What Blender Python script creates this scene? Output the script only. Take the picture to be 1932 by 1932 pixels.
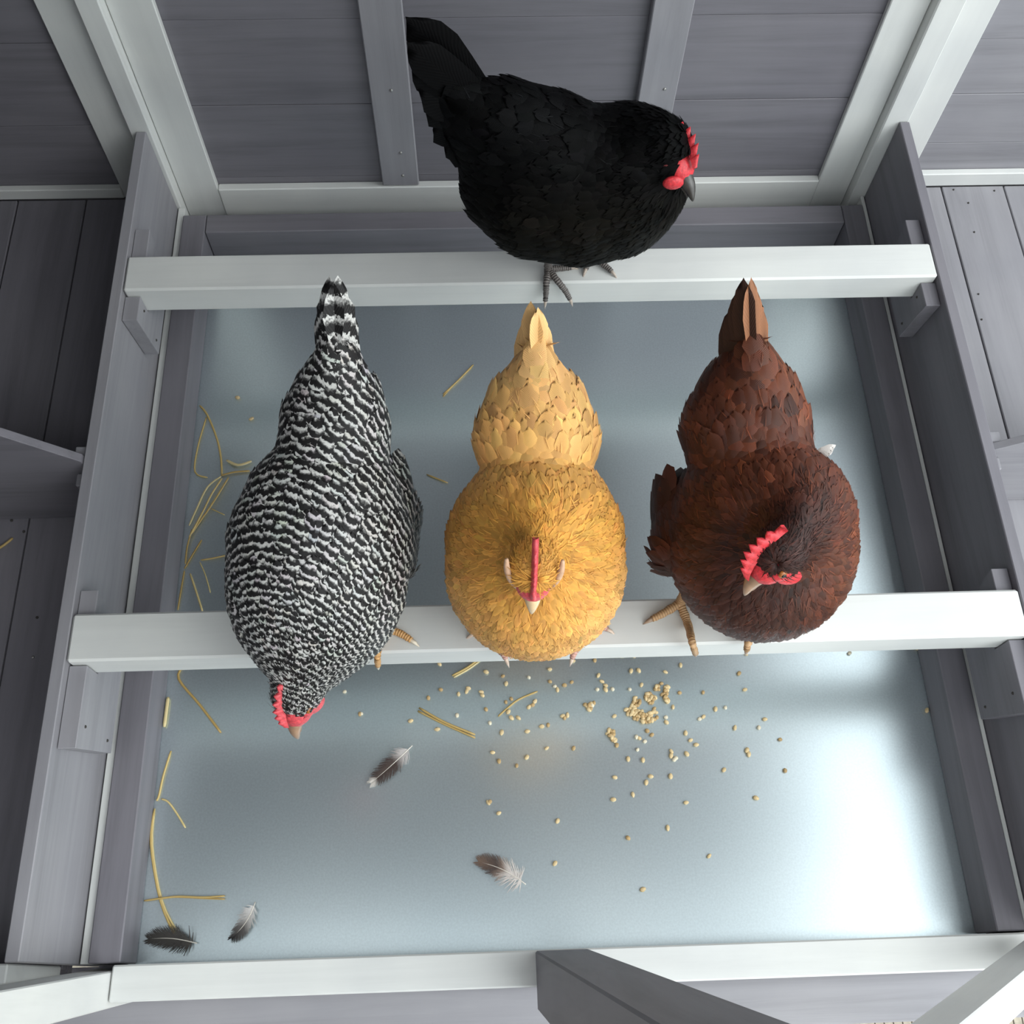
import bpy, bmesh, math, random
import numpy as np
from mathutils import Vector, Matrix, kdtree

random.seed(7); rng = np.random.default_rng(7)
S = bpy.context.scene
COL = S.collection
for o in list(bpy.data.objects): bpy.data.objects.remove(o)

# ------------------------------------------------------------------ camera
H = 1.45                                   # camera height above the metal tray (m)
FPX = 1935.1; PITCH, YAW, ROLL = 0.43230824, -0.06812494, 0.03812971
M3 = Matrix.Rotation(YAW, 3, 'Z') @ Matrix.Rotation(PITCH, 3, 'X') @ Matrix.Rotation(ROLL, 3, 'Z')
cam = bpy.data.cameras.new('camera'); camo = bpy.data.objects.new('camera', cam); COL.objects.link(camo)
camo.matrix_world = Matrix.Translation((0, 0, H)) @ M3.to_4x4()
cam.sensor_width = 36; cam.lens = FPX / 1932 * 36; cam.clip_start = .01
S.camera = camo
# ------------------------------------------------------------------ light
w = bpy.data.worlds.new('overcast_sky'); S.world = w; w.use_nodes = True
bg = w.node_tree.nodes['Background']; bg.inputs[0].default_value = (.90, .97, 1.0, 1); bg.inputs[1].default_value = 2.3
sun = bpy.data.lights.new('hazy_sun', 'SUN'); sun.energy = 1.9; sun.angle = math.radians(50); sun.color = (.97, 1, 1)
suno = bpy.data.objects.new('hazy_sun', sun); COL.objects.link(suno)
suno.rotation_euler = Vector((-1.0, .55, -1.1)).to_track_quat('-Z', 'Y').to_euler()
vs = S.view_settings; vs.view_transform = 'Standard'; vs.look = 'None'; vs.gamma = 1; vs.exposure = 0.06
vs.use_curve_mapping = False

# ------------------------------------------------------------------ photo pixel -> place
def ray(px, py): return M3 @ Vector(((px - 966) / FPX, -(py - 966) / FPX, -1))
def P(px, py, z=0.0):
    d = ray(px, py); t = (z - H) / d.z; return Vector((0, 0, H)) + t * d
def PY(px, py, Y):
    d = ray(px, py); t = Y / d.y; return Vector((0, 0, H)) + t * d
def depth(p): return -((M3.transposed() @ (Vector(p) - Vector((0, 0, H)))).z)
def pxm(p, n): return n * depth(p) / FPX       # n photo pixels, in metres, at the place p

# ------------------------------------------------------------------ materials
def newmat(name):
    m = bpy.data.materials.new(name); m.use_nodes = True
    nt = m.node_tree; return m, nt, nt.nodes['Principled BSDF']
def N(nt, t, **kw):
    n = nt.nodes.new(t)
    for k, v in kw.items():
        if hasattr(n, k): setattr(n, k, v)
        else: n.inputs[k].default_value = v
    return n
def ramp(nt, pts):
    r = nt.nodes.new('ShaderNodeValToRGB'); e = r.color_ramp.elements
    while len(e) < len(pts): e.new(.5)
    for i, (p, c) in enumerate(pts): e[i].position = p; e[i].color = (*c, 1) if len(c) == 3 else c
    return r
_mc = {}
def paint(name, col, axis, rough=.55, grain=.12, wear=.0):
    key = (name, axis)
    if key in _mc: return _mc[key]
    m, nt, b = newmat(name + '_' + axis); L = nt.links
    tc = N(nt, 'ShaderNodeTexCoord'); mp = N(nt, 'ShaderNodeMapping')
    sc = [22, 22, 22]; sc['xyz'.index(axis)] = 1.2
    mp.inputs['Scale'].default_value = sc; L.new(tc.outputs['Object'], mp.inputs['Vector'])
    oi = N(nt, 'ShaderNodeObjectInfo'); ad = N(nt, 'ShaderNodeVectorMath', operation='ADD')
    ml = N(nt, 'ShaderNodeMath', operation='MULTIPLY'); ml.inputs[1].default_value = 40
    L.new(oi.outputs['Random'], ml.inputs[0]); L.new(mp.outputs[0], ad.inputs[0]); L.new(ml.outputs[0], ad.inputs[1])
    n1 = N(nt, 'ShaderNodeTexNoise', Scale=1.6, Detail=6.0, Roughness=.65, Distortion=.4); L.new(ad.outputs[0], n1.inputs['Vector'])
    n2 = N(nt, 'ShaderNodeTexNoise', Scale=5.0, Detail=4.0); L.new(tc.outputs['Object'], n2.inputs['Vector'])
    d = tuple(c * (1 - grain * 1.6) for c in col); l = tuple(min(1, c * (1 + grain)) for c in col)
    r1 = ramp(nt, [(.3, d), (.5, col), (.72, l)]); L.new(n1.outputs['Fac'], r1.inputs[0])
    r2 = ramp(nt, [(.3, (.86, .86, .88)), (.7, (1.05, 1.04, 1.03))]); L.new(n2.outputs['Fac'], r2.inputs[0])
    mx = N(nt, 'ShaderNodeMix', data_type='RGBA', blend_type='MULTIPLY'); mx.inputs[0].default_value = .8
    L.new(r1.outputs[0], mx.inputs[6]); L.new(r2.outputs[0], mx.inputs[7]); L.new(mx.outputs[2], b.inputs['Base Color'])
    b.inputs['Roughness'].default_value = rough
    bp = N(nt, 'ShaderNodeBump', Strength=.18, Distance=.001); L.new(n1.outputs['Fac'], bp.inputs['Height']); L.new(bp.outputs[0], b.inputs['Normal'])
    _mc[key] = m; return m
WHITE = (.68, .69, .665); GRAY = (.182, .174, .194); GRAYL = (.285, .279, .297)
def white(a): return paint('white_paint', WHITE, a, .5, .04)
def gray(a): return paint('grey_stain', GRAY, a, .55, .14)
def grayl(a): return paint('grey_stain_pale_lit', GRAYL, a, .55, .12)  # the same stain paler; on lit boards the light is put into the colour

def simple(name, col, rough=.5, metal=0, bump=0, bscale=200, var=.12, sub=0):
    m, nt, b = newmat(name); L = nt.links
    tc = N(nt, 'ShaderNodeTexCoord'); n = N(nt, 'ShaderNodeTexNoise', Scale=float(bscale), Detail=3.0); L.new(tc.outputs['Object'], n.inputs['Vector'])
    r = ramp(nt, [(.3, tuple(c * (1 - var) for c in col)), (.7, tuple(min(1, c * (1 + var)) for c in col))])
    L.new(n.outputs['Fac'], r.inputs[0]); L.new(r.outputs[0], b.inputs['Base Color'])
    b.inputs['Roughness'].default_value = rough; b.inputs['Metallic'].default_value = metal
    if sub: b.inputs['Subsurface Weight'].default_value = sub; b.inputs['Subsurface Radius'].default_value = (.004, .001, .001)
    if bump:
        bp = N(nt, 'ShaderNodeBump', Strength=bump, Distance=.001); L.new(n.outputs['Fac'], bp.inputs['Height']); L.new(bp.outputs[0], b.inputs['Normal'])
    return m

def galvanized():
    m, nt, b = newmat('galvanized_steel'); L = nt.links
    tc = N(nt, 'ShaderNodeTexCoord')
    v = N(nt, 'ShaderNodeTexNoise', Scale=350.0, Detail=2.0); L.new(tc.outputs['Object'], v.inputs['Vector'])
    n = N(nt, 'ShaderNodeTexNoise', Scale=4.0, Detail=1.5); L.new(tc.outputs['Object'], n.inputs['Vector'])
    r = ramp(nt, [(.0, (.60, .69, .725)), (1, (.735, .81, .825))]); L.new(n.outputs['Fac'], r.inputs[0])
    rv = ramp(nt, [(.3, (.95, .95, .95)), (.7, (1.04, 1.04, 1.04))]); L.new(v.outputs['Fac'], rv.inputs[0])
    mx = N(nt, 'ShaderNodeMix', data_type='RGBA', blend_type='MULTIPLY'); mx.inputs[0].default_value = 1
    L.new(r.outputs[0], mx.inputs[6]); L.new(rv.outputs[0], mx.inputs[7]); L.new(mx.outputs[2], b.inputs['Base Color'])
    b.inputs['Metallic'].default_value = .85
    b.inputs['Roughness'].default_value = .275
    return m

# ------------------------------------------------------------------ object helpers
def tag(o, label=None, cat=None, group=None, kind=None):
    if label: o['label'] = label
    if cat: o['category'] = cat
    if group: o['group'] = group
    if kind: o['kind'] = kind
    return o
def wloc(o):
    v = Vector(o.location)
    while o.parent: o = o.parent; v += Vector(o.location)
    return v
def link(o, loc=(0, 0, 0), parent=None):
    COL.objects.link(o)
    if parent is not None: o.parent = parent; o.location = Vector(loc) - wloc(parent)
    else: o.location = loc
    return o
def empty(name, loc, label=None, cat=None, group=None, kind=None):
    o = bpy.data.objects.new(name, None); o.empty_display_size = .05; link(o, loc); return tag(o, label, cat, group, kind)
def meshobj(name, verts, faces, mat, parent=None, loc=(0, 0, 0), smooth=True):
    me = bpy.data.meshes.new(name)
    l = Vector(loc)
    me.from_pydata([tuple(Vector(v) - l) for v in verts], [], faces); me.materials.append(mat)
    if smooth: me.polygons.foreach_set('use_smooth', [True] * len(me.polygons))
    me.update()
    return link(bpy.data.objects.new(name, me), loc, parent)
def bmobj(name, bm, mat, loc, parent=None, smooth=False):
    bmesh.ops.recalc_face_normals(bm, faces=bm.faces)
    me = bpy.data.meshes.new(name); bm.to_mesh(me); bm.free(); me.materials.append(mat)
    if smooth: me.polygons.foreach_set('use_smooth', [True] * len(me.polygons))
    return link(bpy.data.objects.new(name, me), loc, parent)
def board(name, x0, x1, y0, y1, z0, z1, mat, parent=None, bev=.0016, shear=None):
    """a bevelled board; shear = (dx, dy) how far its top leans"""
    c = Vector(((x0 + x1) / 2, (y0 + y1) / 2, (z0 + z1) / 2))
    bm = bmesh.new(); bmesh.ops.create_cube(bm, size=1)
    for v in bm.verts: v.co = Vector((v.co.x * (x1 - x0), v.co.y * (y1 - y0), v.co.z * (z1 - z0)))
    if bev: bmesh.ops.bevel(bm, geom=list(bm.edges), offset=bev, segments=1, affect='EDGES')
    if shear:
        for v in bm.verts:
            t = (v.co.z / (z1 - z0) + .5); v.co.x += shear[0] * t; v.co.y += shear[1] * t
    return bmobj(name, bm, mat, c, parent)
def prism(name, pts, axis, a0, a1, mat, parent=None, bev=.001):
    """polygon given in the two other axes (in xyz order), extruded along axis from a0 to a1"""
    ai = 'xyz'.index(axis); oi = [i for i in range(3) if i != ai]
    c = [0, 0, 0]; c[ai] = (a0 + a1) / 2
    c[oi[0]] = sum(p[0] for p in pts) / len(pts); c[oi[1]] = sum(p[1] for p in pts) / len(pts); c = Vector(c)
    bm = bmesh.new(); rows = []
    for a in (a0, a1):
        r = []
        for p in pts:
            v = [0, 0, 0]; v[ai] = a; v[oi[0]], v[oi[1]] = p; r.append(bm.verts.new(Vector(v) - c))
        rows.append(r)
    n = len(pts)
    bm.faces.new(rows[0]); bm.faces.new(rows[1][::-1])
    for i in range(n): bm.faces.new((rows[0][i], rows[0][(i + 1) % n], rows[1][(i + 1) % n], rows[1][i]))
    bmesh.ops.recalc_face_normals(bm, faces=bm.faces)
    if bev: bmesh.ops.bevel(bm, geom=list(bm.edges), offset=bev, segments=1, affect='EDGES')
    return bmobj(name, bm, mat, c, parent)
def tube_data(pts, radii, seg=7, flat=1.0, upv=Vector((0, 0, 1))):
    pts = [Vector(p) for p in pts]; V = []; F = []
    for i, p in enumerate(pts):
        t = (pts[min(i + 1, len(pts) - 1)] - pts[max(i - 1, 0)]).normalized()
        u = upv if abs(t.dot(upv)) < .93 else Vector((1, 0, 0))
        s = t.cross(u).normalized(); n = s.cross(t).normalized()
        for k in range(seg):
            a = 2 * math.pi * k / seg
            V.append(p + s * math.cos(a) * radii[i] + n * math.sin(a) * radii[i] * flat)
    for i in range(len(pts) - 1):
        for k in range(seg): F.append((i * seg + k, i * seg + (k + 1) % seg, (i + 1) * seg + (k + 1) % seg, (i + 1) * seg + k))
    F.append(tuple(range(seg))[::-1]); F.append(tuple(range((len(pts) - 1) * seg, len(pts) * seg)))
    return V, F
def smooth_path(pts, n=4):
    pts = [Vector(p) for p in pts]; out = []
    for i in range(len(pts) - 1):
        p0 = pts[max(i - 1, 0)]; p1 = pts[i]; p2 = pts[i + 1]; p3 = pts[min(i + 2, len(pts) - 1)]
        for k in range(n):
            t = k / n
            out.append(.5 * ((2 * p1) + (p2 - p0) * t + (2 * p0 - 5 * p1 + 4 * p2 - p3) * t * t + (3 * p1 - p0 - 3 * p2 + p3) * t ** 3))
    out.append(pts[-1]); return out

NAILM = simple('nail_steel', (.45, .44, .42), .4, .8)
DARKM = simple('nail_hole', (.05, .045, .04), .8)
def nail(p, nrm, parent, r=.0028, mat=None):
    nrm = Vector(nrm).normalized(); q = Vector((0, 0, 1)).rotation_difference(nrm)
    bm = bmesh.new(); bmesh.ops.create_cone(bm, segments=8, radius1=r, radius2=r * .7, depth=.0016, cap_ends=True)
    bmesh.ops.rotate(bm, cent=(0, 0, 0), matrix=q.to_matrix(), verts=bm.verts)
    return bmobj('nail', bm, mat or NAILM, Vector(p) + nrm * .0006, parent, True)

# ------------------------------------------------------------------ the coop: walls, floors, trim
ZF = .065            # top of the frame around the tray
ZT = .232            # top of the perches and of the partition boards
YW = 1.265           # face of the wall planks
XL0, XL1 = -.5286, -.5125      # left partition board
XR0, XR1 = .681, .697          # right partition board

def struct(o): return tag(o, kind='structure')
wb = struct(board('wall_back', -1.25, 1.45, YW + .016, YW + .03, -.12, 1.62, gray('x'), bev=0))
def planks_back(x0, x1, zs, mat):
    for a, b_ in zip(zs[:-1], zs[1:]):
        board('plank', x0, x1, YW + random.uniform(-.0005, .0005), YW + .0155, a + .0005, b_ - .0005, mat, wb, .0006)
planks_back(-.60, .75, [-.06, .093, .250, .407, .565, .72, .88, 1.04, 1.2, 1.36, 1.6], gray('x'))
planks_back(-1.24, -.602, [-.06, .06, .213, .370, .527, .69, .85, 1.0], gray('x'))
planks_back(.752, 1.44, [-.06, .06, .150, .255, .36, .47, .63, .79, .95, 1.11, 1.27, 1.43, 1.6], grayl('x'))  # right nest planks paler, daylight put into the stain

n_tr = [0]
def trim(*a, **k):
    n_tr[0] += 1; return struct(board('trim_%d' % n_tr[0], *a, **k))
# white boards in the two back corners
for (x0, x1) in ((-.5055, -.440), (.599, .657)): trim(x0, x1, 1.253, YW - .0005, -.05, 1.6, white('z'))
for (x0, x1) in ((-.5395, -.506), (.6575, .697)): trim(x0, x1, 1.2325, YW + .0155, -.05, 1.6, white('z'), bev=.002)
for (x0, x1) in ((-.603, -.540), (.6975, .757)): trim(x0, x1, 1.253, YW - .0005, .06, 1.6, white('z'))
# white rails along the foot of the walls
trim(-.4395, .5985, 1.250, YW - .0005, -.05, .080, white('x'))
trim(-1.24, -.6035, 1.252, YW - .0005, .0605, .083, white('x'))
trim(.7575, 1.44, 1.252, YW - .0005, .0605, .090, white('x'))
# grey battens
bt1 = trim(-.158, -.096, 1.252, YW - .0006, .0815, 1.6, grayl('z'))
for q in ((738, 170), (756, 288), (760, 331)): nail(PY(*q, 1.252), (0, -1, 0), bt1)
bt2 = trim(.2575, .3155, 1.246, YW - .0006, .0815, 1.6, grayl('z'))
nail(PY(1254, 168, 1.246), (0, -1, 0), bt2, .003)
nail(PY(1192, 197, YW), (0, -1, 0), wb, .0022)

# nest floors, one each side of the roost
def nest_floor(name, x0, x1, joints, mat):
    f = struct(board(name, x0, x1, .03, 1.262, .030, .044, gray('y'), bev=0))
    xs = [x0] + joints + [x1]
    for a, b_ in zip(xs[:-1], xs[1:]):
        board('plank', a + .0012, b_ - .0012, .035, 1.2515, .0445, .060 + random.uniform(-.0006, .0006), mat, f, .0012)
    return f
jl = [P(34, 377, .06).x, P(134, 536, .06).x]
fl = nest_floor('floor', -1.24, -.5295, [-1.12, -.99, -.86, jl[0], jl[1]], gray('y'))
jr = [P(1777, 357, .06).x, P(1895, 357, .06).x]
fr = nest_floor('floor', .6975, 1.44, [jr[0], jr[1], jr[1] + .14, jr[1] + .28, jr[1] + .42], grayl('y'))  # paler than the left floor: the brighter light is put into the stain
for q in ((1799, 358), (1876, 360), (1827, 383), (1838, 438), (1846, 555), (1852, 603)): nail(P(*q, .0605), (0, 0, 1), fr, .0018, DARKM)
for q in ((22, 982), (45, 1003), (62, 1240), (70, 1165)): nail(P(*q, .0605), (0, 0, 1), fl, .0022, DARKM if q[0] != 62 else NAILM)

# partition boards with the perch brackets nailed to them
def partition(name, x0, x1, inner, label, brk):
    e = empty(name, ((x0 + x1) / 2, .64, .0), label, 'board')
    board('panel', x0, x1, .0395, 1.2315, -.04, ZT, grayl('y') if inner == 'r' else gray('y'), e, .0012)  # left panel paler, right darker: their light and shade are in the stain
    s = 1 if inner == 'r' else -1
    xi = x1 if s > 0 else x0
    for (yb, y0, y1, ylo0, ylo1, zlo, ptop) in brk:
        # cradle block: long top edge, slanted ends, a notch that holds the perch
        pb = ZT - .0525; pf = yb; pk = yb + .0625
        pts = [(y0, ptop), (pf - .0012, ptop), (pf - .0012, pb), (pk + .0012, pb), (pk + .0012, ptop), (y1, ptop), (ylo1, zlo), (ylo0, zlo)]
        a, b_ = (xi + .0006, xi + .0225) if s > 0 else (xi - .0225, xi - .0006)
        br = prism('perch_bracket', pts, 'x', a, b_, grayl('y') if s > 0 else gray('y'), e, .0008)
        xf = b_ if s > 0 else a
        for yy, zz in ((y0 + .03, ptop - .02), (ylo0 + .012, zlo + .02), (ylo1 - .012, zlo + .02)):
            nail((xf, yy, zz), (s, 0, 0), br, .0022, DARKM)
    return e
P2Y, P1Y = .3745, .9275
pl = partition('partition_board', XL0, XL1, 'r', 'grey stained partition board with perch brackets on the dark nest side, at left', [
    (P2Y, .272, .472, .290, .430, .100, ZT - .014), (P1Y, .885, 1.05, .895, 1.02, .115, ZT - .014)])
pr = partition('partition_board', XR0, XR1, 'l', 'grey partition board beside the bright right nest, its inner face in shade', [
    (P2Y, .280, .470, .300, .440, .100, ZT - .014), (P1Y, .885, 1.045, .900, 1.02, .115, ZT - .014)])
# white fillets between board and tray frame
trim(-.5105, -.4992, .040, 1.2315, -.02, .058, white('y'), bev=.0008)
trim(.6735, .6795, .040, 1.2315, -.02, .062, white('y'), bev=.0008)

# nest dividers with their cleats
def divider(x0, x1, y, ztop0, slope, label, left):
    e = empty('nest_divider', ((x0 + x1) / 2, y, .0606), label, 'board')
    a, b_ = x0, x1
    if left: pts = [(b_, .0612), (b_, ztop0), (a, ztop0 + slope * (b_ - a)), (a, .0612)]
    else: pts = [(a, .0612), (b_, .0612), (b_, ztop0 + slope * (b_ - a)), (a, ztop0)]
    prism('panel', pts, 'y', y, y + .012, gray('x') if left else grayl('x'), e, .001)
    xx = (x1 - .017, x1) if left else (x0, x0 + .018)
    board('cleat', xx[0], xx[1], y + .0135, y + .031, .0612, .222, grayl('z'), e, .0015)
    board('cleat', xx[0], xx[1] , y - .020, y - .0005, .0612, .205, grayl('z'), e, .002)
    return e
divider(-.86, -.5295, .647, .236, 1.0, 'grey sloping nest divider behind the dark left partition', True)
divider(.6975, 1.02, .640, .222, .62, 'grey sloping nest divider in the bright right nest', False)

# tray and the frame around it
tr = empty('dropping_tray', (.09, .6, 0), 'shiny galvanized metal dropping tray under the perches', 'tray')
G = galvanized()
board('tray_sheet', -.470, .650, .012, 1.182, -.012, 0, G, tr, 0)
struct(board('tray_support', -.511, .68, -.0, 1.25, -.035, -.0125, gray('x'), bev=0))
for nm, a in (('frame_rail', (-.4985, -.459, .040, 1.2095, .0004, ZF)), ('frame_rail', (.6355, .6725, .040, 1.2095, .0004, ZF))):
    struct(tag(board(nm, *a, gray('y'), bev=.0015)))
struct(board('frame_rail', -.4582, .6347, 1.1715, 1.2095, .0004, ZF, gray('x'), bev=.0015))

struct(board('sill_block', -.62, -.5115, -.004, .039, -.07, -.032, gray('x'), bev=0))
# front: sill, corner post, centre post, brace, lower rail
struct(board('front_sill', -.4645, .80, -.004, .0375, -.03, .075, white('x'), bev=.002))
struct(board('corner_post', -.512, -.4652, -.004, .0375, -.03, 1.3, white('z'), bev=.0015, shear=(-.01, -.09)))
cp = struct(board('centre_post', .052, .118, -.030, .0365, .0758, 1.55, gray('z'), bev=.002, shear=(.062, -.11)))
struct(board('front_rail', -1.2, 1.4, -.062, .012, -.10, -.043, grayl('x'), bev=.002))
def beam(name, a, b_, wid, hgt, upv, mat):
    a = Vector(a); b_ = Vector(b_); t = (b_ - a); Ln = t.length; t.normalize()
    s = t.cross(Vector(upv)).normalized(); u = s.cross(t)
    bm = bmesh.new(); bmesh.ops.create_cube(bm, size=1)
    bmesh.ops.scale(bm, vec=(wid, Ln, hgt), verts=bm.verts)
    bmesh.ops.bevel(bm, geom=list(bm.edges), offset=.0015, segments=1, affect='EDGES')
    o = bmobj(name, bm, mat, (a + b_) / 2)
    o.rotation_euler = Matrix((s, t, u)).transposed().to_euler(); return o
struct(beam('front_brace', (.672, .010, .098), (.230, -.110, .60), .036, .038, (0, 1, .35), white('y')))
struct(board('trim_30', -.80, -.531, .018, .039, .062, .215, white('x')))

# out of view: left wall, lid of the left nest, roof over the roost (they keep the left side dark)
struct(board('wall_left', -1.26, -1.241, -2.0, 1.29, -.1, 1.95, gray('y'), bev=0))
struct(board('nest_lid', -1.24, -.566, .02, 1.231, .60, .62, gray('y'), bev=0))
struct(board('front_light_block', -1.26, .12, -.92, -.90, -.70, 1.95, gray('x'), bev=0))  # unseen screen added to block frontal light, not part of the coop
struct(board('wall_right', 1.442, 1.46, .0, 1.29, -.1, .30, gray('y'), bev=0))
struct(board('ceiling', -1.27, .97, .06, 1.40, 1.63, 1.66, gray('y'), bev=0))
gm = simple('sandy_ground', (.44, .39, .31), .9, 0, .5, 90, .2)
struct(board('ground', -6, 6, -6, 6, -.75, -.70, gm, bev=0))
# wire mesh over the run in front of the coop
wm = empty('wire_mesh', (.8, -.2, -.2), 'galvanized wire mesh panel below the white brace at the lower right corner', 'wire mesh')
WIRE = simple('wire_steel', (.40, .37, .32), .45, .6)
for i in range(26):
    x = .55 + i * .0135
    V, F = tube_data([(x, -.30, -.2), (x, -.06, -.2)], [.0011] * 2, 5); meshobj('wire', V, F, WIRE, wm, (x, -.18, -.2))
for i in range(18):
    y = -.295 + i * .0135
    V, F = tube_data([(.54, y, -.1985), (.90, y, -.1985)], [.0011] * 2, 5); meshobj('wire', V, F, WIRE, wm, (.72, y, -.2))

# perches
def perch(y, label):
    o = board('perch', XL1 + .001, XR0 - .001, y, y + .0615, ZT - .052, ZT, white('x'), bev=.003)
    return tag(o, label, 'perch', 'roosting perches')
perch(P1Y, 'white wooden perch at the back under the black hen')
perch(P2Y, 'white wooden perch at the front under the three hens')
# ------------------------------------------------------------------ hens
def ell(P3, c, r):
    q = (P3 - np.array(c)) / np.array(r); k0 = np.linalg.norm(q, axis=-1); k1 = np.linalg.norm(q / np.array(r), axis=-1) + 1e-9
    return k0 * (k0 - 1) / k1
def smin(a, b, k):
    h = np.clip(.5 + .5 * (b - a) / k, 0, 1); return b + (a - b) * h - k * h * (1 - h)
def chain_sdf(P3, pts, step=.012):
    """pts: (centre, a, b): swept ellipsoids, a sideways and along, b upwards"""
    d = None
    for (c0, a0, b0), (c1, a1, b1) in zip(pts[:-1], pts[1:]):
        n = max(2, int((Vector(c1) - Vector(c0)).length / step))
        for i in range(n + 1):
            t = i / n; c = Vector(c0).lerp(Vector(c1), t); a = a0 + (a1 - a0) * t; b = b0 + (b1 - b0) * t
            e = ell(P3, c, (a, a, b)); d = e if d is None else np.minimum(d, e)
    return d
def surface_nets(D, org, h):
    ins = D < 0; nx, ny, nz = D.shape
    cs = np.zeros((nx - 1, ny - 1, nz - 1, 3)); cn = np.zeros((nx - 1, ny - 1, nz - 1))
    cor = [(i, j, k) for i in (0, 1) for j in (0, 1) for k in (0, 1)]
    sl = lambda c: tuple(slice(c[q], D.shape[q] - 1 + c[q]) for q in range(3))
    for a in cor:
        for ax in range(3):
            if a[ax]: continue
            b = list(a); b[ax] = 1; Da = D[sl(a)]; Db = D[sl(b)]; m = (Da < 0) != (Db < 0)
            t = np.where(m, Da / np.where(Da == Db, 1, Da - Db), 0)
            for q in range(3): cs[..., q] += np.where(m, a[q] + (t if q == ax else 0), 0)
            cn += m
    act = cn > 0; idx = -np.ones(cn.shape, int); idx[act] = np.arange(act.sum())
    I = np.argwhere(act); V = (I + cs[act] / cn[act][:, None]) * h + np.array(org)
    F = []
    for ax in range(3):
        u, v = [q for q in range(3) if q != ax]
        n = [nx, ny, nz]
        lo = [slice(None)] * 3; hi = [slice(None)] * 3; lo[ax] = slice(0, n[ax] - 1); hi[ax] = slice(1, n[ax])
        A = ins[tuple(lo)]; B = ins[tuple(hi)]
        E = np.argwhere(A != B); ok = (E[:, u] > 0) & (E[:, v] > 0) & (E[:, u] < n[u] - 1) & (E[:, v] < n[v] - 1); E = E[ok]
        sgn = A[E[:, 0], E[:, 1], E[:, 2]]
        def cell(du, dv):
            C = E.copy(); C[:, u] -= du; C[:, v] -= dv; return idx[C[:, 0], C[:, 1], C[:, 2]]
        q4 = np.stack([cell(1, 1), cell(0, 1), cell(0, 0), cell(1, 0)], 1)
        flip = sgn if ax != 1 else ~sgn
        q4[~flip] = q4[~flip][:, ::-1]; F.append(q4)
    return V, np.concatenate(F)

def feather_mat(name, barred=False, rough=.55, dark=(.012, .011, .011), pale=(.62, .61, .58), sheen=.25, spec=.3):
    m, nt, b = newmat(name); L = nt.links
    at = N(nt, 'ShaderNodeAttribute', attribute_name='fc'); uv = N(nt, 'ShaderNodeUVMap', uv_map='uv')
    # fine barbs running out from the shaft
    sep = N(nt, 'ShaderNodeSeparateXYZ'); L.new(uv.outputs[0], sep.inputs[0])
    ab = N(nt, 'ShaderNodeMath', operation='ABSOLUTE'); L.new(sep.outputs[0], ab.inputs[0])
    ma = N(nt, 'ShaderNodeMath', operation='MULTIPLY_ADD'); ma.inputs[1].default_value = -.35; L.new(ab.outputs[0], ma.inputs[0]); L.new(sep.outputs[1], ma.inputs[2])
    mu = N(nt, 'ShaderNodeMath', operation='MULTIPLY'); mu.inputs[1].default_value = 120; L.new(ma.outputs[0], mu.inputs[0])
    si = N(nt, 'ShaderNodeMath', operation='SINE'); L.new(mu.outputs[0], si.inputs[0])
    mr = N(nt, 'ShaderNodeMapRange'); mr.inputs[1].default_value = -1; mr.inputs[2].default_value = 1; mr.inputs[3].default_value = .86; mr.inputs[4].default_value = 1.08; L.new(si.outputs[0], mr.inputs[0])
    mx = N(nt, 'ShaderNodeMix', data_type='RGBA', blend_type='MULTIPLY'); mx.inputs[0].default_value = 1
    if barred:
        ph = N(nt, 'ShaderNodeAttribute', attribute_name='ph')
        tc = N(nt, 'ShaderNodeTexCoord'); nz = N(nt, 'ShaderNodeTexNoise', Scale=260.0, Detail=2.0); L.new(tc.outputs['Object'], nz.inputs['Vector'])
        a2 = N(nt, 'ShaderNodeMath', operation='MULTIPLY_ADD'); a2.inputs[1].default_value = .7; L.new(nz.outputs['Fac'], a2.inputs[0]); L.new(ph.outputs['Fac'], a2.inputs[2])
        fr_ = N(nt, 'ShaderNodeMath', operation='FRACT'); L.new(a2.outputs[0], fr_.inputs[0])
        r = ramp(nt, [(.0, dark), (.46, dark), (.60, tuple(c * .28 for c in pale)), (.74, pale), (.90, pale), (.95, tuple(c * .5 for c in pale)), (1, dark)])
        L.new(fr_.outputs[0], r.inputs[0]); mb = N(nt, 'ShaderNodeMix', data_type='RGBA', blend_type='MULTIPLY'); mb.inputs[0].default_value = 1
        L.new(r.outputs[0], mb.inputs[6]); L.new(at.outputs['Color'], mb.inputs[7]); L.new(mb.outputs[2], mx.inputs[6])
    else: L.new(at.outputs['Color'], mx.inputs[6])
    L.new(mr.outputs[0], mx.inputs[7]); L.new(mx.outputs[2], b.inputs['Base Color'])
    b.inputs['Roughness'].default_value = rough; b.inputs['Specular IOR Level'].default_value = spec
    bp = N(nt, 'ShaderNodeBump', Strength=.25, Distance=.0004); L.new(si.outputs[0], bp.inputs['Height']); L.new(bp.outputs[0], b.inputs['Normal'])
    return m

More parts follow.
